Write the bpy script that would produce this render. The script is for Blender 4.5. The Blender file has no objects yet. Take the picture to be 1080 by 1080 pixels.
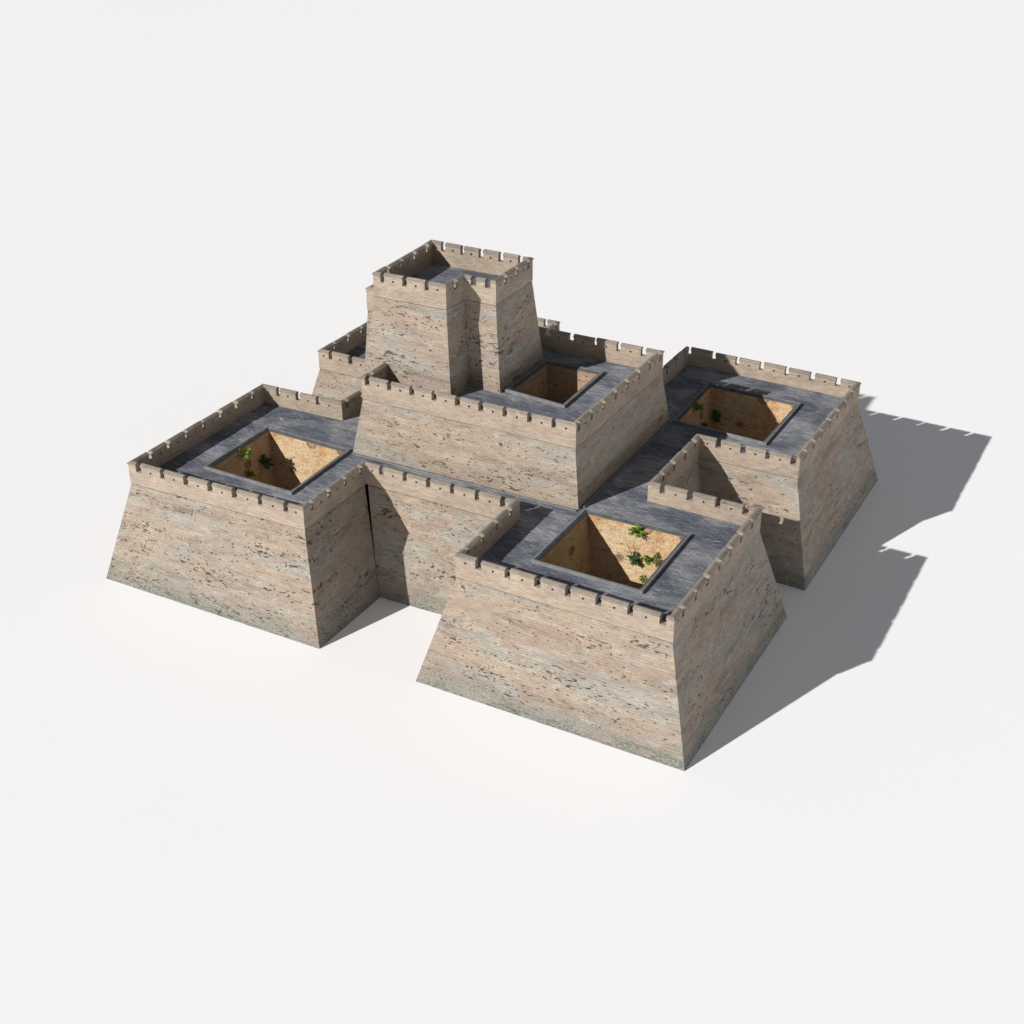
import bpy, bmesh, math, random
from mathutils import Vector, Matrix
from mathutils.geometry import tessellate_polygon
random.seed(7)
S = bpy.context.scene
COL = S.collection

# ------------------------------------------------------------------ camera
YAW, PITCH, ROLL, FPX = -0.49512, 0.5110736, 0.00119587, 1466.645
CAM = Vector((70.25493, -68.8377, 58.23124))
F = Vector((math.cos(PITCH)*math.sin(YAW), math.cos(PITCH)*math.cos(YAW), -math.sin(PITCH)))
R0 = Vector((math.cos(YAW), -math.sin(YAW), 0)); U0 = R0.cross(F)
RR = R0*math.cos(ROLL) + U0*math.sin(ROLL); UU = U0*math.cos(ROLL) - R0*math.sin(ROLL)
cd = bpy.data.cameras.new('camera'); cam = bpy.data.objects.new('camera', cd); COL.objects.link(cam)
cd.sensor_width = 36; cd.lens = FPX*36/1080; cd.clip_end = 6000; cd.clip_start = 1
m = Matrix((RR, UU, -F)).transposed().to_4x4(); m.translation = CAM
cam.matrix_world = m
S.camera = cam

# ------------------------------------------------------------------ light
SUN_DIR = Vector((-0.94, -1.62, 1.0)).normalized()      # towards the sun
sd = bpy.data.lights.new('sun', 'SUN'); sd.energy = 5.0; sd.angle = math.radians(0.55); sd.color = (1.0, 0.975, 0.935)
so = bpy.data.objects.new('sun', sd); COL.objects.link(so)
so.rotation_euler = (-SUN_DIR).to_track_quat('-Z', 'Y').to_euler(); so.location = SUN_DIR*150

W = bpy.data.worlds.new('World'); S.world = W; W.use_nodes = True
nt = W.node_tree; nt.nodes.clear()
def N(t, ty, **k):
    n = t.nodes.new(ty)
    for a, b in k.items(): setattr(n, a, b)
    return n
# added pale surround, brighter near the horizon and towards +x to fill shaded walls
tc = N(nt, 'ShaderNodeTexCoord'); sx = N(nt, 'ShaderNodeSeparateXYZ'); nt.links.new(tc.outputs['Generated'], sx.inputs[0])
mr = N(nt, 'ShaderNodeMapRange'); mr.interpolation_type = 'SMOOTHSTEP'
nt.links.new(sx.outputs['Z'], mr.inputs[0]); mr.inputs[1].default_value = 0.0; mr.inputs[2].default_value = 0.20
mr.inputs[3].default_value = 2.7; mr.inputs[4].default_value = 0.15
mx = N(nt, 'ShaderNodeMapRange'); nt.links.new(sx.outputs['X'], mx.inputs[0])
mx.inputs[1].default_value = -1; mx.inputs[2].default_value = 1; mx.inputs[3].default_value = 0.55; mx.inputs[4].default_value = 1.7
mm = N(nt, 'ShaderNodeMath', operation='MULTIPLY'); nt.links.new(mr.outputs[0], mm.inputs[0]); nt.links.new(mx.outputs[0], mm.inputs[1])
bg = N(nt, 'ShaderNodeBackground'); bg.inputs[0].default_value = (0.93, 0.95, 1.0, 1)
nt.links.new(mm.outputs[0], bg.inputs[1])
wo = N(nt, 'ShaderNodeOutputWorld'); nt.links.new(bg.outputs[0], wo.inputs[0])

S.view_settings.view_transform = 'Standard'; S.view_settings.look = 'None'
S.view_settings.exposure = 0.41; S.view_settings.gamma = 1; S.view_settings.use_curve_mapping = False
S.render.engine = 'CYCLES'

# ------------------------------------------------------------------ material helpers
class Mat:
    def __init__(s, name, rough=0.9):
        s.m = bpy.data.materials.new(name); s.m.use_nodes = True; s.t = s.m.node_tree; s.t.nodes.clear()
        s.b = N(s.t, 'ShaderNodeBsdfPrincipled'); s.o = N(s.t, 'ShaderNodeOutputMaterial')
        s.t.links.new(s.b.outputs[0], s.o.inputs[0]); s.b.inputs['Roughness'].default_value = rough
        s.b.inputs['Specular IOR Level'].default_value = 0.15
        s.tc = N(s.t, 'ShaderNodeTexCoord')
    def L(s, a, b): s.t.links.new(a, b)
    def coord(s, kind='UV', scale=(1, 1, 1), loc=(0, 0, 0)):
        mp = N(s.t, 'ShaderNodeMapping'); s.L(s.tc.outputs[kind], mp.inputs[0])
        mp.inputs['Scale'].default_value = scale; mp.inputs['Location'].default_value = loc
        return mp.outputs[0]
    def noise(s, co, scale=1, detail=4, rough=0.55, dist=0):
        n = N(s.t, 'ShaderNodeTexNoise'); s.L(co, n.inputs['Vector'])
        n.inputs['Scale'].default_value = scale; n.inputs['Detail'].default_value = detail
        n.inputs['Roughness'].default_value = rough; n.inputs['Distortion'].default_value = dist
        return n.outputs['Fac']
    def voro(s, co, scale=1, rnd=1):
        n = N(s.t, 'ShaderNodeTexVoronoi'); s.L(co, n.inputs['Vector']); n.inputs['Scale'].default_value = scale
        n.inputs['Randomness'].default_value = rnd
        return n.outputs['Distance']
    def ramp(s, v, a, b, lo=0, hi=1, smooth=True):
        n = N(s.t, 'ShaderNodeMapRange'); n.interpolation_type = 'SMOOTHSTEP' if smooth else 'LINEAR'
        s.L(v, n.inputs[0]); n.inputs[1].default_value = a; n.inputs[2].default_value = b
        n.inputs[3].default_value = lo; n.inputs[4].default_value = hi
        return n.outputs[0]
    def math(s, op, a, b=None):
        n = N(s.t, 'ShaderNodeMath', operation=op)
        for i, v in enumerate((a, b)):
            if v is None: continue
            if isinstance(v, (int, float)): n.inputs[i].default_value = v
            else: s.L(v, n.inputs[i])
        return n.outputs[0]
    def mix(s, f, a, b, mode='MIX'):
        n = N(s.t, 'ShaderNodeMix', data_type='RGBA', blend_type=mode)
        for i, v in ((0, f), (6, a), (7, b)):
            if isinstance(v, (int, float)): n.inputs[i].default_value = v
            elif isinstance(v, tuple): n.inputs[i].default_value = (*v, 1)
            else: s.L(v, n.inputs[i])
        return n.outputs[2]
    def brick(s, co, w, h, c1, c2, mortar, ms=0.012, bias=0):
        n = N(s.t, 'ShaderNodeTexBrick'); s.L(co, n.inputs['Vector'])
        n.inputs['Scale'].default_value = 1; n.inputs['Brick Width'].default_value = w; n.inputs['Row Height'].default_value = h
        n.inputs['Color1'].default_value = (*c1, 1); n.inputs['Color2'].default_value = (*c2, 1); n.inputs['Mortar'].default_value = (*mortar, 1)
        n.inputs['Mortar Size'].default_value = ms; n.inputs['Bias'].default_value = bias; n.inputs['Mortar Smooth'].default_value = 0.3
        return n.outputs['Color'], n.outputs['Fac']
    def finish(s, col, height=None, strength=0.5, dist=0.05):
        s.L(col, s.b.inputs['Base Color'])
        if height is not None:
            b = N(s.t, 'ShaderNodeBump'); b.inputs['Strength'].default_value = strength; b.inputs['Distance'].default_value = dist
            s.L(height, b.inputs['Height']); s.L(b.outputs[0], s.b.inputs['Normal'])
        return s.m

def stone(name, footing=False, tint=(1, 1, 1), pits=1.0):
    """weathered coursed stonework: UV u = metres along the wall, v = height in metres"""
    M = Mat(name)
    uv = M.coord('UV')
    big = M.noise(M.coord('UV', (0.11, 0.34, 1)), 1, 5, 0.6, 0.6)
    big2 = M.noise(M.coord('UV', (0.16, 0.42, 1), (31, 7, 0)), 1, 5, 0.6, 0.4)
    big3 = M.noise(M.coord('UV', (0.3, 0.8, 1), (3, 57, 0)), 1, 5, 0.65, 0.5)
    tan, pink, grey, yel = (0.308, 0.245, 0.188), (0.286, 0.218, 0.170), (0.280, 0.256, 0.222), (0.325, 0.272, 0.200)
    c = M.mix(M.ramp(big, 0.40, 0.60), tan, grey)
    c = M.mix(M.ramp(big2, 0.48, 0.64), c, pink)
    c = M.mix(M.ramp(big3, 0.54, 0.70, 0, 0.7), c, yel)
    bl = M.noise(M.coord('UV', (0.12, 0.42, 1), (71, 17, 0)), 1, 6, 0.7, 0.8)
    c = M.mix(M.ramp(bl, 0.54, 0.68, 0, 0.75), c, (0.225, 0.235, 0.225))
    dkb = M.noise(M.coord('UV', (0.20, 0.9, 1), (51, 37, 0)), 1, 7, 0.72, 0.5)
    c = M.mix(M.ramp(dkb, 0.52, 0.68, 0, 0.6), c, (0.150, 0.115, 0.090))
    bed = M.noise(M.coord('UV', (0.22, 1.7, 1), (0, 88, 0)), 1, 6, 0.68, 0.5)
    c = M.mix(M.ramp(bed, 0.54, 0.68, 0, 0.5), c, (0.150, 0.122, 0.098))
    c = M.mix(M.ramp(bed, 0.46, 0.34, 0, 0.4), c, (0.42, 0.37, 0.305))
    # faint courses
    wn = N(M.t, 'ShaderNodeTexNoise'); M.L(uv, wn.inputs['Vector']); wn.inputs['Scale'].default_value = 0.7; wn.inputs['Detail'].default_value = 5
    wv = N(M.t, 'ShaderNodeVectorMath', operation='SUBTRACT'); M.L(wn.outputs['Color'], wv.inputs[0]); wv.inputs[1].default_value = (.5, .5, .5)
    ws = N(M.t, 'ShaderNodeVectorMath', operation='MULTIPLY_ADD'); M.L(wv.outputs[0], ws.inputs[0]); ws.inputs[1].default_value = (.5, .34, 0); M.L(uv, ws.inputs[2])
    bc, bf = M.brick(ws.outputs[0], 0.6, 0.19, (0.72, 0.72, 0.72), (1.2, 1.19, 1.18), (0.80, 0.77, 0.75), 0.010)
    c = M.mix(0.26, c, bc, 'MULTIPLY')
    blo = M.noise(M.coord('UV', (0.7, 1.3, 1), (63, 21, 0)), 1, 7, 0.72, 0.6)
    c = M.mix(M.ramp(blo, 0.54, 0.66, 0, 0.5), c, (0.40, 0.355, 0.30))
    c = M.mix(M.ramp(blo, 0.46, 0.34, 0, 0.5), c, (0.175, 0.135, 0.106))
    # short bedding streaks, dark and light
    st = M.noise(M.coord('UV', (1.3, 4.4, 1)), 1, 7, 0.76, 1.1)
    patch = M.ramp(M.noise(M.coord('UV', (0.18, 0.5, 1), (19, 62, 0)), 1, 4, 0.6), 0.35, 0.62, 0.25, 1)
    c = M.mix(M.math('MULTIPLY', patch, M.ramp(st, 0.54, 0.68, 0, 0.75)), c, (0.112, 0.090, 0.074))
    c = M.mix(M.ramp(st, 0.44, 0.32, 0, 0.65), c, (0.43, 0.38, 0.315))
    wf = M.noise(M.coord('UV', (2.2, 10, 1), (33, 44, 0)), 1, 4, 0.6)
    c = M.mix(M.ramp(wf, 0.66, 0.74, 0, 0.55), c, (0.50, 0.45, 0.39))
    fine = M.noise(M.coord('UV', (4.0, 11, 1)), 1, 5, 0.78)
    c = M.mix(M.ramp(fine, 0.35, 0.75, 0, 0.8), c, M.mix(0.5, c, (0.10, 0.085, 0.07)))
    # eroded holes: small, ragged, strung along the beds in loose groups
    gate = M.noise(M.coord('UV', (0.20, 0.75, 1), (9, 2, 0)), 1, 4, 0.62)
    hn = M.noise(M.coord('UV', (2.4, 5.4, 1), (5, 5, 0)), 1, 3.5, 0.6, 0.6)
    thr = M.ramp(gate, 0.42, 0.63, 0.77, 0.77-0.19*pits, False)
    hole = M.ramp(M.math('SUBTRACT', hn, thr), 0.0, 0.035)
    c = M.mix(M.math('MULTIPLY', hole, 0.9), c, (0.050, 0.037, 0.029))
    gate2 = M.noise(M.coord('UV', (0.16, 0.5, 1), (90, 12, 0)), 1, 3, 0.6)
    hb = M.noise(M.coord('UV', (1.15, 2.9, 1), (15, 75, 0)), 1, 5, 0.68, 0.9)
    hole2 = M.ramp(M.math('SUBTRACT', hb, M.ramp(gate2, 0.42, 0.62, 0.78, 0.585, False)), 0.0, 0.03)
    hole = M.math('MAXIMUM', hole, hole2)
    c = M.mix(M.math('MULTIPLY', hole2, 0.8), c, (0.058, 0.043, 0.034))
    v2 = M.math('ADD', M.voro(M.coord('UV', (1.5, 3.4, 1), (4, 9, 0)), 1), M.math('MULTIPLY', M.math('SUBTRACT', fine, 0.5), 0.45))
    ph = M.ramp(v2, 0.17, 0.08, 0, 0.85)
    c = M.mix(ph, c, (0.085, 0.065, 0.052))
    if footing:
        sep = N(M.t, 'ShaderNodeSeparateXYZ'); M.L(uv, sep.inputs[0])
        edge = M.noise(M.coord('UV', (0.5, 1.2, 1), (2, 0, 0)), 1, 6, 0.7)
        h = M.math('ADD', sep.outputs[1], M.math('MULTIPLY', M.math('SUBTRACT', edge, 0.5), -5.0))
        g = M.ramp(h, 2.1, 0.7)
        sp = M.noise(M.coord('UV', (6, 8, 1)), 1, 5, 0.8)
        gc = M.mix(M.ramp(sp, 0.35, 0.68), (0.070, 0.075, 0.062), (0.255, 0.245, 0.215))
        c = M.mix(M.math('MULTIPLY', g, 0.55), c, gc)
        low = M.ramp(h, 0.55, 0.1, 0, 0.55)
        c = M.mix(low, c, M.mix(M.ramp(sp, 0.45, 0.6), (0.06, 0.065, 0.055), (0.22, 0.25, 0.23)))
    if tint != (1, 1, 1): c = M.mix(1.0, c, tint, 'MULTIPLY')
    H = M.math('ADD', M.math('MULTIPLY', st, -0.7), M.math('MULTIPLY', bf, -0.12))
    H = M.math('ADD', H, M.math('MULTIPLY', hole, -1.6))
    H = M.math('ADD', H, M.math('MULTIPLY', fine, -0.4))
    H = M.math('ADD', H, M.math('MULTIPLY', ph, -0.7))
    return M.finish(c, H, 1.0, 0.10)

def parapet_stone(name, cap=False):
    M = Mat(name); uv = M.coord('UV')
    big = M.noise(M.coord('UV', (0.25, 0.6, 1), (11, 3, 0)), 1, 5, 0.65, 0.4)
    if cap: c = M.mix(M.ramp(big, 0.35, 0.65), (0.235, 0.205, 0.170), (0.165, 0.148, 0.128))
    else: c = M.mix(M.ramp(big, 0.38, 0.62), (0.322, 0.266, 0.210), (0.268, 0.222, 0.178))
    bc, bf = M.brick(uv, 0.42, 0.12, (0.8, 0.8, 0.8), (1.15, 1.12, 1.1), (0.66, 0.62, 0.58), 0.012)
    c = M.mix(0.8 if not cap else 0.5, c, bc, 'MULTIPLY')
    st = M.noise(M.coord('UV', (1.2, 6, 1)), 1, 6, 0.7, 0.5)
    c = M.mix(M.ramp(st, 0.54, 0.70, 0, 0.55), c, (0.12, 0.095, 0.076))
    wh = M.noise(M.coord('UV', (1.3, 2.2, 1), (40, 0, 0)), 1, 6, 0.75)
    c = M.mix(M.ramp(wh, 0.58, 0.72, 0, 0.6), c, (0.44, 0.39, 0.325))
    dk = M.noise(M.coord('Object', (0.5, 0.5, 2.2), (4, 0, 8)), 1, 6, 0.75)
    c = M.mix(M.ramp(dk, 0.58, 0.72, 0, 0.4 if not cap else 0.75), c, (0.085, 0.072, 0.060))
    H = M.math('ADD', M.math('MULTIPLY', st, -0.6), M.math('MULTIPLY', bf, -0.5))
    H = M.math('ADD', H, M.math('MULTIPLY', wh, 0.6))
    return M.finish(c, H, 0.6, 0.04)

def paving(name):
    M = Mat(name, 0.75)
    P = M.coord('Object')
    bc, bf = M.brick(P, 0.62, 0.26, (0.62, 0.62, 0.64), (1.4, 1.4, 1.4), (0.35, 0.35, 0.37), 0.028)
    a = M.noise(M.coord('Object', (0.2, 0.28, 1)), 1, 6, 0.62, 0.5)
    c = M.mix(M.ramp(a, 0.38, 0.62), (0.088, 0.098, 0.122), (0.220, 0.228, 0.248))
    c = M.mix(0.6, c, bc, 'MULTIPLY')
    st = M.noise(M.coord('Object', (0.8, 5.0, 1), (3, 0, 0)), 1, 6, 0.72, 0.3)
    c = M.mix(M.ramp(st, 0.54, 0.68, 0, 0.75), c, (0.030, 0.033, 0.044))
    c = M.mix(M.ramp(st, 0.44, 0.30, 0, 0.75), c, (0.27, 0.28, 0.30))
    w = M.noise(M.coord('Object', (0.5, 1.6, 1), (13, 5, 0)), 1, 8, 0.8, 0.8)
    c = M.mix(M.ramp(w, 0.59, 0.68, 0, 0.8), c, (0.42, 0.42, 0.43))
    rust = M.noise(M.coord('Object', (0.35, 0.35, 1), (23, 15, 0)), 1, 5, 0.7)
    c = M.mix(M.ramp(rust, 0.60, 0.72, 0, 0.4), c, (0.085, 0.065, 0.055))
    H = M.math('ADD', M.math('MULTIPLY', bf, -0.6), M.math('MULTIPLY', st, -0.5))
    return M.finish(c, H, 0.5, 0.04)

def earth(name):
    M = Mat(name)
    a = M.noise(M.coord('UV', (0.18, 0.16, 1), (5, 2, 0)), 1, 6, 0.6, 0.6)
    c = M.mix(M.ramp(a, 0.38, 0.62), (0.540, 0.420, 0.270), (0.490, 0.330, 0.185))
    b = M.noise(M.coord('UV', (0.5, 0.35, 1), (25, 12, 0)), 1, 7, 0.7, 0.9)
    c = M.mix(M.ramp(b, 0.50, 0.64, 0, 0.75), c, (0.370, 0.165, 0.070))
    c = M.mix(M.ramp(b, 0.42, 0.30, 0, 0.7), c, (0.56, 0.44, 0.27))
    st = M.noise(M.coord('UV', (1.6, 0.5, 1), (8, 2, 0)), 1, 7, 0.75, 0.4)
    c = M.mix(M.ramp(st, 0.55, 0.68, 0, 0.5), c, (0.20, 0.105, 0.055))
    hz = M.noise(M.coord('UV', (0.9, 3.2, 1), (3, 29, 0)), 1, 6, 0.7, 0.8)
    cr = M.ramp(hz, 0.60, 0.66, 0, 0.8)
    c = M.mix(cr, c, (0.090, 0.034, 0.018))
    f = M.noise(M.coord('UV', (5, 5, 1)), 1, 5, 0.75)
    c = M.mix(M.ramp(f, 0.40, 0.65, 0, 0.5), c, (0.24, 0.155, 0.088))
    vo = M.math('ADD', M.voro(M.coord('UV', (0.42, 0.55, 1), (1, 3, 0)), 1), M.math('MULTIPLY', M.math('SUBTRACT', f, 0.5), 0.25))
    ho = M.ramp(vo, 0.24, 0.14, 0, 0.8)
    c = M.mix(M.math('MULTIPLY', ho, 0.6), c, (0.20, 0.065, 0.030))
    H = M.math('ADD', M.math('MULTIPLY', b, -0.8), M.math('MULTIPLY', hz, -1.0))
    H = M.math('ADD', H, M.math('MULTIPLY', f, 0.5))
    H = M.math('ADD', H, M.math('MULTIPLY', ho, -1.2))
    return M.finish(c, H, 1.0, 0.2)

def plain(name, c1, c2, scale=1.5, rough=0.85, bump=0.03):
    M = Mat(name, rough)
    a = M.noise(M.coord('Object', (1, 1, 1)), scale, 6, 0.7)
    b = M.noise(M.coord('Object', (1, 1, 1), (9, 9, 9)), scale*7, 4, 0.7)
    c = M.mix(M.ramp(a, 0.35, 0.65), c1, c2)
    c = M.mix(M.ramp(b, 0.4, 0.7, 0, 0.4), c, tuple(x*0.5 for x in c1))
    return M.finish(c, b, 0.5, bump)

M_L1 = stone('footing stonework', footing=True)
M_L2 = stone('upper stonework', pits=0.9)
M_TW = stone('tower stonework', pits=1.05)
M_PAR = parapet_stone('parapet brick'); M_CAP = parapet_stone('weathered coping brick', cap=True)
M_PAV = paving('blue grey paving')
M_EARTH = earth('ochre earth')
M_PITS = stone('brown pit stonework', tint=(1.1, 0.92, 0.76))
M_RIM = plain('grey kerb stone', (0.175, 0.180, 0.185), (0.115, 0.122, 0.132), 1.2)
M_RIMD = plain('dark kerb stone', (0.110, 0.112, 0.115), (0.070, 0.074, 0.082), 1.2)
M_DIRT = plain('pit floor soil', (0.50, 0.33, 0.19), (0.40, 0.24, 0.12), 0.8)
M_LEAFA = plain('bright green leaf', (0.240, 0.380, 0.060), (0.130, 0.270, 0.045), 3, 0.6, 0.0)
M_LEAFB = plain('dark green leaf', (0.050, 0.130, 0.050), (0.100, 0.190, 0.085), 3, 0.6, 0.0)
M_LEAFC = plain('dry leaf', (0.30, 0.20, 0.07), (0.22, 0.10, 0.035), 3, 0.7, 0.0)
M_STEM = plain('shrub bark', (0.075, 0.050, 0.032), (0.12, 0.085, 0.055), 3)
def ground_mat():
    M = Mat('white studio floor', 0.75)
    a = M.noise(M.coord('Object', (0.02, 0.02, 1)), 1, 2, 0.4)
    return M.finish(M.mix(a, (0.725, 0.727, 0.740), (0.740, 0.742, 0.755)))
M_GROUND = ground_mat()

# ------------------------------------------------------------------ mesh helpers
class MB:
    def __init__(s): s.v = []; s.f = []; s.uv = []; s.mi = []
    def face(s, pts, uvs=None, mi=0):
        i = len(s.v); s.v += [tuple(p) for p in pts]; s.f.append(tuple(range(i, i+len(pts))))
        s.uv.append(uvs or [(p[0]+p[1], p[2]) for p in pts]); s.mi.append(mi)
    def build(s, name, mats, parent=None, label=None, weld=True):
        me = bpy.data.meshes.new(name); me.from_pydata(s.v, [], s.f); me.update()
        ul = me.uv_layers.new(name='UVMap'); k = 0
        for uvs in s.uv:
            for q in uvs: ul.data[k].uv = q; k += 1
        for mt in (mats if isinstance(mats, (list, tuple)) else [mats]): me.materials.append(mt)
        for p, i in zip(me.polygons, s.mi): p.material_index = i
        if weld:
            bm = bmesh.new(); bm.from_mesh(me); bmesh.ops.remove_doubles(bm, verts=bm.verts, dist=1e-4)
            bmesh.ops.recalc_face_normals(bm, faces=bm.faces); bm.to_mesh(me); bm.free()
        o = bpy.data.objects.new(name, me); COL.objects.link(o)
        if parent: o.parent = parent
        if label: o['label'] = label
        return o

def V2(p): return Vector((p[0], p[1], 0))
def miters(P, closed=True):
    """inward offset vector of length 1/cos for a counter-clockwise outline"""
    n = len(P); out = []
    for i in range(n):
        a, b, c = V2(P[i-1]), V2(P[i]), V2(P[(i+1) % n])
        d1 = (b-a).normalized(); d2 = (c-b).normalized()
        n1 = Vector((-d1.y, d1.x, 0)); n2 = Vector((-d2.y, d2.x, 0))
        k = 1 + n1.dot(n2); out.append((n1+n2)/max(k, 0.2))
    return out
def enormal(a, b):
    d = (V2(b)-V2(a)).normalized(); return d, Vector((-d.y, d.x, 0))

def battered(name, mat, T, B, idx, zj, zb, parent, u0=0.0, first_cut=None, last_cut=None, thick=1.0, jag=True):
    """solid battered wall following outline vertices idx; T = outline at the joint, B = at the foot"""
    mT, mB = miters(T), miters(B); cols = []; us = [u0]
    for k, i in enumerate(idx):
        t, b = V2(T[i]), V2(B[i]); mt, mb = mT[i], mB[i]
        if k == 0 and first_cut: t = t+Vector(first_cut[0]); b = b+Vector(first_cut[1]); mt = mb = enormal(T[i], T[idx[1]])[1]
        if k == len(idx)-1 and last_cut: t = t+Vector(last_cut[0]); b = b+Vector(last_cut[1]); mt = mb = enormal(T[idx[k-1]], T[i])[1]
        if k: us.append(us[-1]+(t-cols[-1]['t']).length)
        z = lambda p, h: Vector((p.x, p.y, h))
        cols.append(dict(t=t, pts=[z(b, zb), z(t+mt*.03, zj-.07), z(t+mt*.16, zj-.07), z(t+mt*.16, zj+.04), z(t+mt*thick, zj+.04), z(b+mb*(thick+.3), zb)]))
    mb_ = MB()
    for k in range(len(cols)-1):
        A, Bc = cols[k]['pts'], cols[k+1]['pts']
        for j in range(6):
            a0, a1, b1, b0 = A[j], A[(j+1) % 6], Bc[(j+1) % 6], Bc[j]
            mb_.face([b0, b1, a1, a0][::-1], [(us[k+1], b0.z), (us[k+1], b1.z), (us[k], a1.z), (us[k], a0.z)][::-1])
    mb_.face(cols[0]['pts'][::-1]); mb_.face(cols[-1]['pts'])
    return mb_.build(name, mat, parent)

TH = 0.42
def run_prism(mb, a, b, mi_a, mi_b, s0, s1, L, prof, u0, mi=0):
    """extrude a profile [(inward offset, z)...] along edge a->b between s0 and s1; s=0 / s=L end on the mitre"""
    d, n = enormal(a, b)
    def pt(s, o, z):
        if s <= 0: p = V2(a)+mi_a*o
        elif s >= L: p = V2(b)+mi_b*o
        else: p = V2(a)+d*s+n*o
        return Vector((p.x, p.y, z))
    A = [pt(s0, o, z) for o, z in prof]; Bq = [pt(s1, o, z) for o, z in prof]; k = len(prof)
    acc = 0
    for j in range(k):
        q = (j+1) % k
        o0, z0 = prof[j]; o1, z1 = prof[q]
        flat = abs(z1-z0) < 0.4*abs(o1-o0)
        va, vb = (z0+o0, z1+o1) if flat else (z0, z1)
        mb.face([A[j], A[q], Bq[q], Bq[j]], [(u0+s0, va), (u0+s0, vb), (u0+s1, vb), (u0+s1, va)], mi)
    mb.face(A[::-1], [(o+u0+s0, z) for o, z in prof][::-1], mi); mb.face(Bq, [(o+u0+s1, z) for o, z in prof], mi)

MERLONS = []     # (distance key, builder args)
def parapet(P, i, Z, gaps, parent, hp=1.93, hidden=False, u0=0.0, cut=None, ends=(True, True)):
    n = len(P); a, b = P[i], P[(i+1) % n]; M = miters(P); ma, mbv = M[i], M[(i+1) % n]
    L = (V2(b)-V2(a)).length
    zt = Z-0.73
    d, nn = enormal(a, b)
    if cut is not None:                      # the run stops where it meets a taller mass
        L2 = cut; b = tuple((V2(a)+d*L2)[:2]); mbv = nn; L = L2
    mb = MB()
    run_prism(mb, a, b, ma, mbv, 0, L, L, [(0, Z-hp), (0, zt), (TH, zt), (TH, Z-hp)], u0)
    run = mb.build('parapet', M_PAR, parent)
    half = 0.205
    gs = [g for g in gaps if 0.25 < g < L-0.25]
    cuts = [0.0]+[x for g in gs for x in (g-half, g+half)]+[L]
    for k in range(0, len(cuts), 2):
        s0, s1 = cuts[k], cuts[k+1]
        if s1-s0 < 0.15: continue
        mid = V2(a)+d*(s0+s1)/2+Vector((0, 0, Z))
        MERLONS.append((((mid-CAM).length + (1000 if hidden else 0)), (a, b, ma, mbv, s0, s1, L, Z, zt, u0), run))
    return run
def merlon_into(mb, args, rnd):
    a, b, ma, mbv, s0, s1, L, Z, zt, u0 = args
    e = 0.02
    dz = rnd.uniform(-0.05, 0.03); j0 = 0 if s0 <= 0 else rnd.uniform(-.05, .06); j1 = 0 if s1 >= L else rnd.uniform(-.06, .05)
    s0 += j0; s1 += j1
    zc = Z-0.20+dz; body = [(0.0, zt-0.02), (0.0, zc+.02), (TH, zc+.02), (TH, zt-0.02)]
    body = [(0.006, zt-0.02), (0.006, zc+.02), (TH-.006, zc+.02), (TH-.006, zt-0.02)]
    if s1-s0 > 1.0:
        h0 = (s0+s1)/2-0.085; h1 = h0+0.17; zl = zt+0.10; zh = zl+0.17
        run_prism(mb, a, b, ma, mbv, s0, h0, L, body, u0)
        run_prism(mb, a, b, ma, mbv, h1, s1, L, body, u0)
        run_prism(mb, a, b, ma, mbv, h0, h1, L, [(0.008, zt-.02), (0.008, zl), (TH-.008, zl), (TH-.008, zt-.02)], u0)
        run_prism(mb, a, b, ma, mbv, h0, h1, L, [(0.008, zh), (0.008, zc+.02), (TH-.008, zc+.02), (TH-.008, zh)], u0)
    else:
        run_prism(mb, a, b, ma, mbv, s0, s1, L, body, u0)
    ov = 0.055; c0 = s0 if s0 <= 0 else s0-.03; c1 = s1 if s1 >= L else s1+.03
    T_ = Z+dz
    run_prism(mb, a, b, ma, mbv, c0, c1, L, [(-ov, zc), (-ov, zc+.07), (TH*.36, T_), (TH*.64, T_), (TH+ov, zc+.07), (TH+ov, zc)], u0, 1)

def slab(name, mat, outer, holes, z, parent, th=0.3):
    loops = [[Vector((x, y, 0)) for x, y in outer]]+[[Vector((x, y, 0)) for x, y in h][::-1] for h in holes]
    flat = [p for l in loops for p in l]; tri = tessellate_polygon(loops)
    mb = MB()
    for t in tri:
        mb.face([(flat[i].x, flat[i].y, z) for i in t], [(flat[i].x, flat[i].y) for i in t])
        mb.face([(flat[i].x, flat[i].y, z-th) for i in t][::-1], [(flat[i].x, flat[i].y) for i in t])
    for l in loops:
        for i in range(len(l)):
            p, q = l[i], l[(i+1) % len(l)]
            mb.face([(p.x, p.y, z-th), (q.x, q.y, z-th), (q.x, q.y, z), (p.x, p.y, z)])
    return mb.build(name, mat, parent)
def rect(x0, y0, x1, y1): return [(x0, y0), (x1, y0), (x1, y1), (x0, y1)]
def inset(P, d):
    M = miters(P); return [tuple((V2(p)+m_*d)[:2]) for p, m_ in zip(P, M)]
def frame_ring(name, mat, P, prof, parent):
    """closed mitred ring along outline P with profile (inward offset, z)"""
    M = miters(P); mb = MB(); n = len(P); k = len(prof)
    for i in range(n):
        a, b = V2(P[i]), V2(P[(i+1) % n]); L = (b-a).length
        for j in range(k):
            q = (j+1) % k
            f = lambda p, m_, w: tuple((p+m_*prof[w][0])[:2])+(prof[w][1],)
            mb.face([f(a, M[i], j), f(b, M[(i+1) % n], j), f(b, M[(i+1) % n], q), f(a, M[i], q)])
    return mb.build(name, mat, parent)

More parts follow.
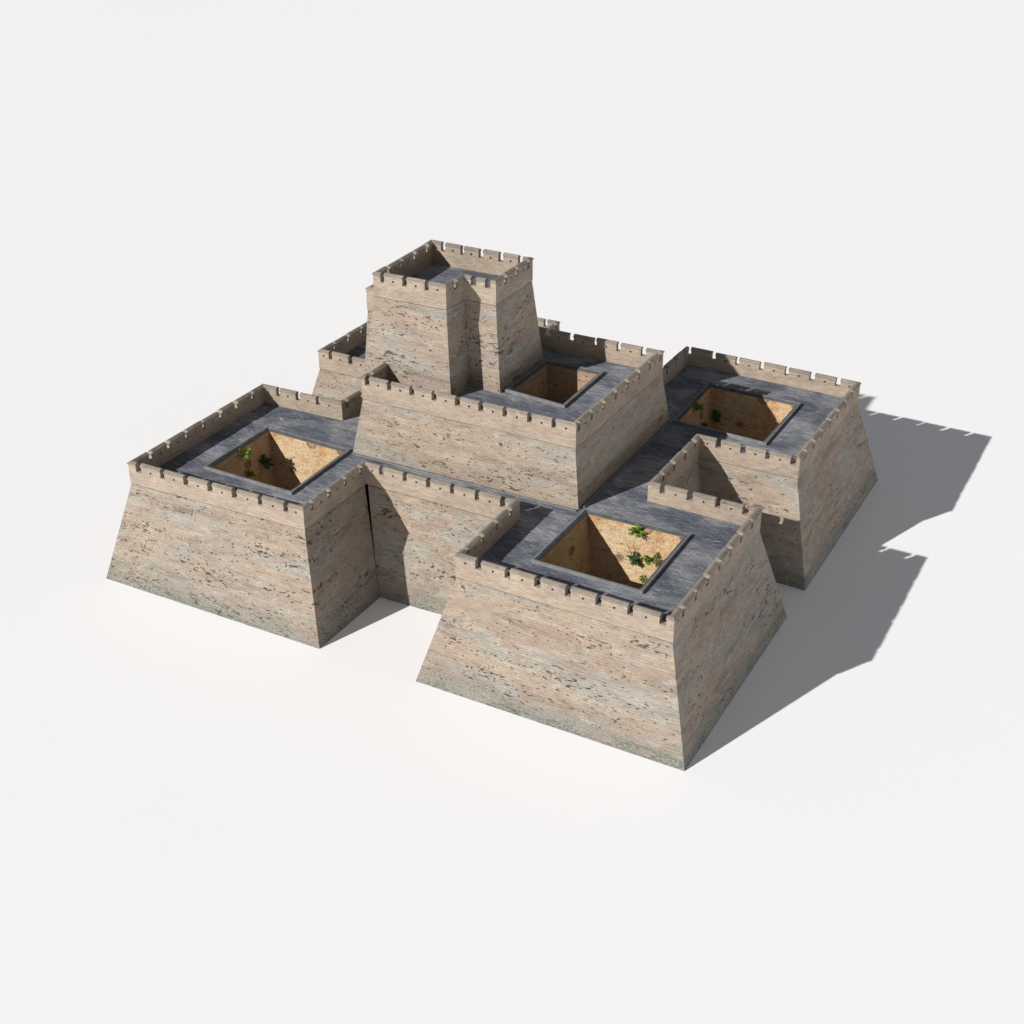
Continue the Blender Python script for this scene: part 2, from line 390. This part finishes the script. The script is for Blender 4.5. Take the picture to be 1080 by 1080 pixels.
def pit(P, zr, zf, mat, parent, label, taper=0.18):
    """open courtyard sunk through a terrace: walls, moulded rim, soil floor"""
    Q = inset(P, 0.42); n = 4; mb = MB(); M = miters(Q); u = 0
    for i in range(n):
        a, b = V2(Q[i]), V2(Q[(i+1) % n]); L = (b-a).length; ma, mc = M[i], M[(i+1) % n]
        K = 10; J = 8
        a2, b2 = a-ma*0.35, b-mc*0.35
        top = zr-0.02; tp = taper*(zr-zf); al, bl_ = a+ma*tp, b+mc*tp
        mb.face([(bl_.x, bl_.y, zf), (al.x, al.y, zf), (a.x, a.y, top), (b.x, b.y, top)], [(u+L-tp, zf), (u+tp, zf), (u, top), (u+L, top)])
        mb.face([(a.x, a.y, top), (a2.x, a2.y, top), (b2.x, b2.y, top), (b.x, b.y, top)])
        mb.face([(a2.x, a2.y, zf), (b2.x, b2.y, zf), (b2.x, b2.y, top), (a2.x, a2.y, top)])
        mb.face([(al.x, al.y, zf), (bl_.x, bl_.y, zf), (b2.x, b2.y, zf), (a2.x, a2.y, zf)])
        u += L+3.7
    w = mb.build('courtyard_pit', mat, parent, label)
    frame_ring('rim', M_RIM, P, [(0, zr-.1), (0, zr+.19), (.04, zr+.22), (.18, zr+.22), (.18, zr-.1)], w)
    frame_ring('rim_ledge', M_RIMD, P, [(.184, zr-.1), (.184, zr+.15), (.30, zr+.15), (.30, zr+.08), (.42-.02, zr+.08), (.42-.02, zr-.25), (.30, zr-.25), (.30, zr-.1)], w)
    mb2 = MB(); Q = inset(Q, taper*(zr-zf)-.04); q = [(*p, zf+.3) for p in Q]; mb2.face(q); ql = [(*p, zf) for p in Q]
    mb2.face(ql[::-1])
    for i in range(4): mb2.face([ql[i], ql[(i+1) % 4], q[(i+1) % 4], q[i]])
    mb2.build('pit_floor', M_DIRT, w)
    return w, Q

# ------------------------------------------------------------------ ground
g = MB(); G = 1500
g.face([(-G, -G, 0), (G, -G, 0), (G, G*1.6, 0), (-G, G*1.6, 0)])
go = g.build('ground', M_GROUND); go['kind'] = 'structure'; go['label'] = 'seamless white floor under the fortress'

# ------------------------------------------------------------------ the fortress
fort = bpy.data.objects.new('fortress', None); COL.objects.link(fort)
fort['label'] = 'beige stone stepped fortress with four battered corner bastions, crenellated parapets and square tower'
fort['category'] = 'fortress'

Z1, ZR1 = 10.0, 8.36
HP = 1.84
# level one outline (parapet face), counter-clockwise
T1 = [(0.06, -0.18), (16.0, 0.27), (15.98, 8.26), (28.62, 8.26), (28.77, -0.03), (44.78, -0.28), (44.76, 15.98), (36.48, 16.08),
      (36.58, 24.64), (44.69, 24.74), (44.68, 41.11), (28.58, 41.44), (28.58, 33.0), (16.0, 33.0), (15.85, 41.3), (-0.1, 41.3),
      (-0.05, 24.75), (8.15, 24.65), (7.86, 16.76), (0.06, 16.48)]
B1 = [(-2.11, -2.15), (18.3, -2.09), (18.38, 5.84), (26.55, 6.1), (26.54, -2.11), (46.87, -2.14), (46.85, 18.22), (38.3, 18.0),
      (38.35, 22.7), (46.9, 22.4), (46.85, 43.32), (26.4, 43.6), (26.4, 35.2), (18.2, 35.2), (18.0, 43.5), (-2.2, 43.5),
      (-2.15, 22.6), (6.0, 22.5), (6.0, 18.6), (-2.12, 18.6)]
zj1 = Z1-HP
battered('bastion_wall', M_L1, T1, B1, [18, 19, 0, 1, 2], zj1, 0, fort, 0, last_cut=((0, -.16, 0), (0, -.03, 0)))
battered('connecting_wall', M_L1, T1, B1, [2, 3], zj1, 0, fort, 47, first_cut=((.12, 0, 0), (-.1, 0, 0)))
battered('bastion_wall', M_L1, T1, B1, [3, 4, 5, 6, 7], zj1, 0, fort, 93.4)
battered('connecting_wall', M_L1, T1, B1, [7, 8], zj1, 0, fort, 141)
battered('bastion_wall', M_L1, T1, B1, [8, 9, 10, 11, 12], zj1, 0, fort, 163.5)
battered('connecting_wall', M_L1, T1, B1, [12, 13], zj1, 0, fort, 220)
battered('bastion_wall', M_L1, T1, B1, [13, 14, 15, 16, 17], zj1, 0, fort, 251)
battered('connecting_wall', M_L1, T1, B1, [17, 18], zj1, 0, fort, 303)

def gp(first, pitch, n): return [first+pitch*k for k in range(n)]
spec = {0: gp(.96, 2.236, 7), 1: gp(1.1, 2.1, 4), 2: gp(1.4, 2.085, 6), 3: gp(1.0, 2.1, 4), 4: gp(1.76, 2.25, 7), 5: gp(1.5, 2.12, 7),
        6: gp(1.1, 2.152, 4), 7: gp(1.4, 2.1, 4), 8: gp(1.56, 2.009, 4), 9: gp(1.4, 2.12, 7), 10: gp(1.83, 2.3, 7), 11: gp(1.2, 2.1, 4),
        12: gp(1.2, 2.1, 6), 13: gp(1.2, 2.1, 4), 14: gp(1.3, 2.2, 7), 15: gp(1.6, 2.15, 7), 16: gp(1.3, 2.2, 4), 17: gp(1.2, 2.1, 4),
        18: gp(1.97, 2.0, 4), 19: gp(1.95, 2.106, 7)}
for i in range(20): parapet(T1, i, Z1, spec[i], fort, HP, hidden=i in (12, 13, 14), u0=i*17.3)

PA = [(3.72, 4.0), (12.28, 3.80), (12.13, 11.98), (3.70, 12.22)]
PB = [(32.52, 3.78), (40.94, 3.70), (40.92, 12.42), (32.57, 12.18)]
PC = [(32.46, 29.12), (40.74, 28.68), (40.81, 37.50), (32.20, 37.72)]
P2 = [(22.28, 18.80), (27.77, 18.30), (27.67, 25.80), (22.31, 25.64)]
slab('terrace', M_PAV, inset(T1, 0.35), [inset(P, 0.3) for P in (PA, PB, PC)], ZR1, fort)
pit(PA, ZR1, 2.3, M_EARTH, fort, 'ochre earth walls of the front left pit')
pit(PB, ZR1, 2.3, M_EARTH, fort, 'ochre earth walls of the front right pit')
pit(PC, ZR1, 2.3, M_EARTH, fort, 'ochre earth walls of the back right pit')

# level two
Z2, ZR2, HP2 = 14.85, 13.02, 1.97
T2 = [(12.99, 12.62), (31.42, 12.80), (31.54, 28.55), (11.4, 28.4), (11.4, 15.45), (13.0, 15.45)]
B2 = [(12.28, 11.82), (32.2, 11.93), (32.16, 29.40), (10.7, 29.1), (10.7, 14.65), (12.3, 14.65)]
battered('inner_block_wall', M_L2, T2, B2, [4, 5, 0, 1, 2, 3, 4], Z2-HP2, ZR1-.25, fort, 11)
spec2 = {0: gp(.54, 2.008, 9), 1: gp(.45, 2.1, 8), 2: gp(1.57, 2.177, 8), 5: gp(1.9, 2.1, 1)}
for i in spec2: parapet(T2, i, Z2, spec2[i], fort, HP2, u0=i*23.1+5)
slab('terrace', M_PAV, inset(T2, 0.3), [inset(P2, 0.3)], ZR2, fort)
pit(P2, ZR2, 7.5, M_PITS, fort, 'stone lined pit beside the tower', 0.12)

# tower
Z3 = 21.92
T3 = [(12.03, 16.33), (18.49, 16.50), (18.62, 19.07), (21.36, 19.10), (21.25, 25.35), (11.80, 25.3)]
B3 = [(11.2, 15.45), (19.3, 15.55), (19.25, 18.4), (22.13, 18.35), (21.97, 26.05), (11.1, 26.0)]
battered('tower_wall', M_TW, T3, B3, [0, 1, 2, 3, 4, 5, 0], Z3-HP2, ZR2-.2, fort, 71)
spec3 = {0: gp(.82, 1.974, 3), 1: gp(1.35, 2, 1), 2: gp(.79, 1.221, 2), 3: gp(1.6, 1.95, 3), 4: gp(.93, 1.772, 5), 5: gp(1.3, 2.0, 4)}
for i in range(6): parapet(T3, i, Z3, spec3[i], fort, HP2, u0=i*13.1+3)
slab('terrace', M_PAV, inset(T3, 0.3), [], Z3-1.9, fort)
# lower wing behind the tower's left side
ZW = 20.32
T4 = [(10.86, 17.0), (13.2, 17.0), (13.2, 24.8), (10.86, 24.8)]
B4 = [(10.2, 16.3), (13.3, 16.3), (13.3, 25.5), (10.2, 25.5)]
battered('tower_wing_wall', M_TW, T4, B4, [2, 3, 0, 1], ZW-HP2, ZR1-.2, fort, 140)
parapet(T4, 0, ZW, [], fort, HP2, cut=1.9); parapet(T4, 3, ZW, gp(1.4, 2.1, 3), fort, HP2)
slab('terrace', M_PAV, [(11.2, 17.3), (12.6, 17.3), (12.6, 24.5), (11.2, 24.5)], [], ZW-1.9, fort)

# kerbs where the inner block meets the terrace
def kerb(a, b, w, z, h, par=fort):
    d, n = enormal(a, b); mb = MB(); L = (V2(b)-V2(a)).length
    run_prism(mb, a, b, n, n, 0, L, L, [(0, z-.05), (0, z+h), (-w, z+h), (-w, z-.05)], 0)
    return mb.build('kerb', M_RIM, par)
kerb((32.26, 12.45), (32.24, 29.0), .17, ZR1, .16)
kerb((12.4, 11.74), (32.1, 11.85), .16, ZR1, .10)
kerb((22.08, 18.7), (22.04, 25.8), .14, ZR2, .12)

# merlons: the hundred that show largest are parts of their parapet, the rest one part
MERLONS.sort(key=lambda t: t[0]); rnd = random.Random(3)
for key, args, run in MERLONS[:100]:
    mb = MB(); merlon_into(mb, args, rnd); mb.build('merlon', [M_PAR, M_CAP], run)
mb = MB()
for key, args, run in MERLONS[100:]: merlon_into(mb, args, rnd)
if mb.f:
    o = mb.build('distant_merlons', [M_PAR, M_CAP], fort); o['kind'] = 'stuff'

# ------------------------------------------------------------------ shrubs growing from the pit walls
def shrub(pos, out, size, leafm, label, seed, dry=0.12, bare=False):
    r = random.Random(seed); out = Vector(out).normalized()
    e = bpy.data.objects.new('shrub', None); COL.objects.link(e); e.location = pos
    size *= 0.86; e['label'] = label; e['category'] = 'shrub'; e['group'] = 'shrubs growing out of the pit walls'
    lf = MB(); st = MB()
    def twig(a, b, r0):
        d = (b-a); q = d.to_track_quat('Z', 'Y'); ring = [q @ Vector((math.cos(t)*r0, math.sin(t)*r0, 0)) for t in (0, 2.09, 4.19)]
        for i in range(3):
            p, s_ = ring[i], ring[(i+1) % 3]
            st.face([a+p, a+s_, b+s_*.5, b+p*.5])
    nb = 15
    for k in range(nb):
        d = Vector((r.uniform(-1, 1), r.uniform(-1, 1), r.uniform(-.55, 1.0)))
        d = (d+out*0.7).normalized(); ln = size*r.uniform(.35, .62)
        tip = d*ln; twig(-out*0.1+Vector((0, 0, -.05)), tip, .03)
        for j in range(52):
            t = r.uniform(.35, 1.05); c = tip*t
            ld = (d*0.7+Vector((r.gauss(0, .6), r.gauss(0, .6), r.gauss(0.1, .6)))).normalized(); ll = size*r.uniform(.10, .2); w = ll*.17
            sd_ = ld.cross(Vector((r.gauss(0, 1), r.gauss(0, 1), r.gauss(0, 1)))).normalized()
            up = ld.cross(sd_)*ll*.12
            mi = 1 if r.random() < dry else 0
            lf.face([c, c+ld*ll*.5+sd_*w+up, c+ld*ll, c+ld*ll*.5-sd_*w+up], None, mi)
    if bare:
        a = Vector((-.15, 0, .2)); b = Vector((-.35, -.1, .85)); c = Vector((-.62, -.1, 1.25))
        twig(a, b, .045); twig(b, c, .035); twig(b, Vector((-.2, -.15, 1.15)), .03); twig(Vector((-.25, 0, .5)), Vector((-.75, -.1, .55)), .03)
    lf.build('foliage', [leafm, M_LEAFC], e, weld=False); st.build('stem', M_STEM, e, weld=False)
# front right pit, back wall
yb = 11.78
shrub((37.05, 11.58, 7.98), (0, -1, .3), 1.2, M_LEAFA, 'bright green shrub high on the back wall of the front right pit', 1)
shrub((37.09, 11.2, 5.95), (0, -1, .3), 1.2, M_LEAFB, 'dark green shrub with a bare twig on the back wall of the front right pit', 2, bare=True)
shrub((38.46, 11.26, 6.31), (0, -1, .3), 1.3, M_LEAFA, 'green shrub with reddish dry leaves, right of the twiggy one in the front right pit', 3, .2)
shrub((38.01, 10.97, 4.65), (0, -1, .3), .8, M_LEAFA, 'tiny yellow green tuft lowest in the front right pit', 4, .2)
# back right pit
shrub((32.97, 33.41, 7.96), (1, -.2, .3), 1.2, M_LEAFA, 'light green shrub near the left rim of the back right pit', 5)
shrub((33.45, 36.45, 5.95), (1, -.5, .3), 1.45, M_LEAFB, 'dark green shrub in the far left corner of the back right pit', 6)
shrub((33.30, 34.24, 6.16), (1, -.2, .2), .9, M_LEAFB, 'small dark shrub just above the near rim of the back right pit', 7, .3)
# front left pit
shrub((4.36, 8.17, 8.02), (1, 0, .3), 1.25, M_LEAFA, 'bright green shrub near the left rim of the front left pit', 8)
shrub((4.68, 10.11, 6.28), (1, 0, .3), 1.45, M_LEAFB, 'dark green shrub deeper on the left wall of the front left pit', 9)
shrub((4.70, 8.18, 6.13), (1, 0, .3), .95, M_LEAFA, 'small green shrub partly behind the near rim of the front left pit', 10, .3)
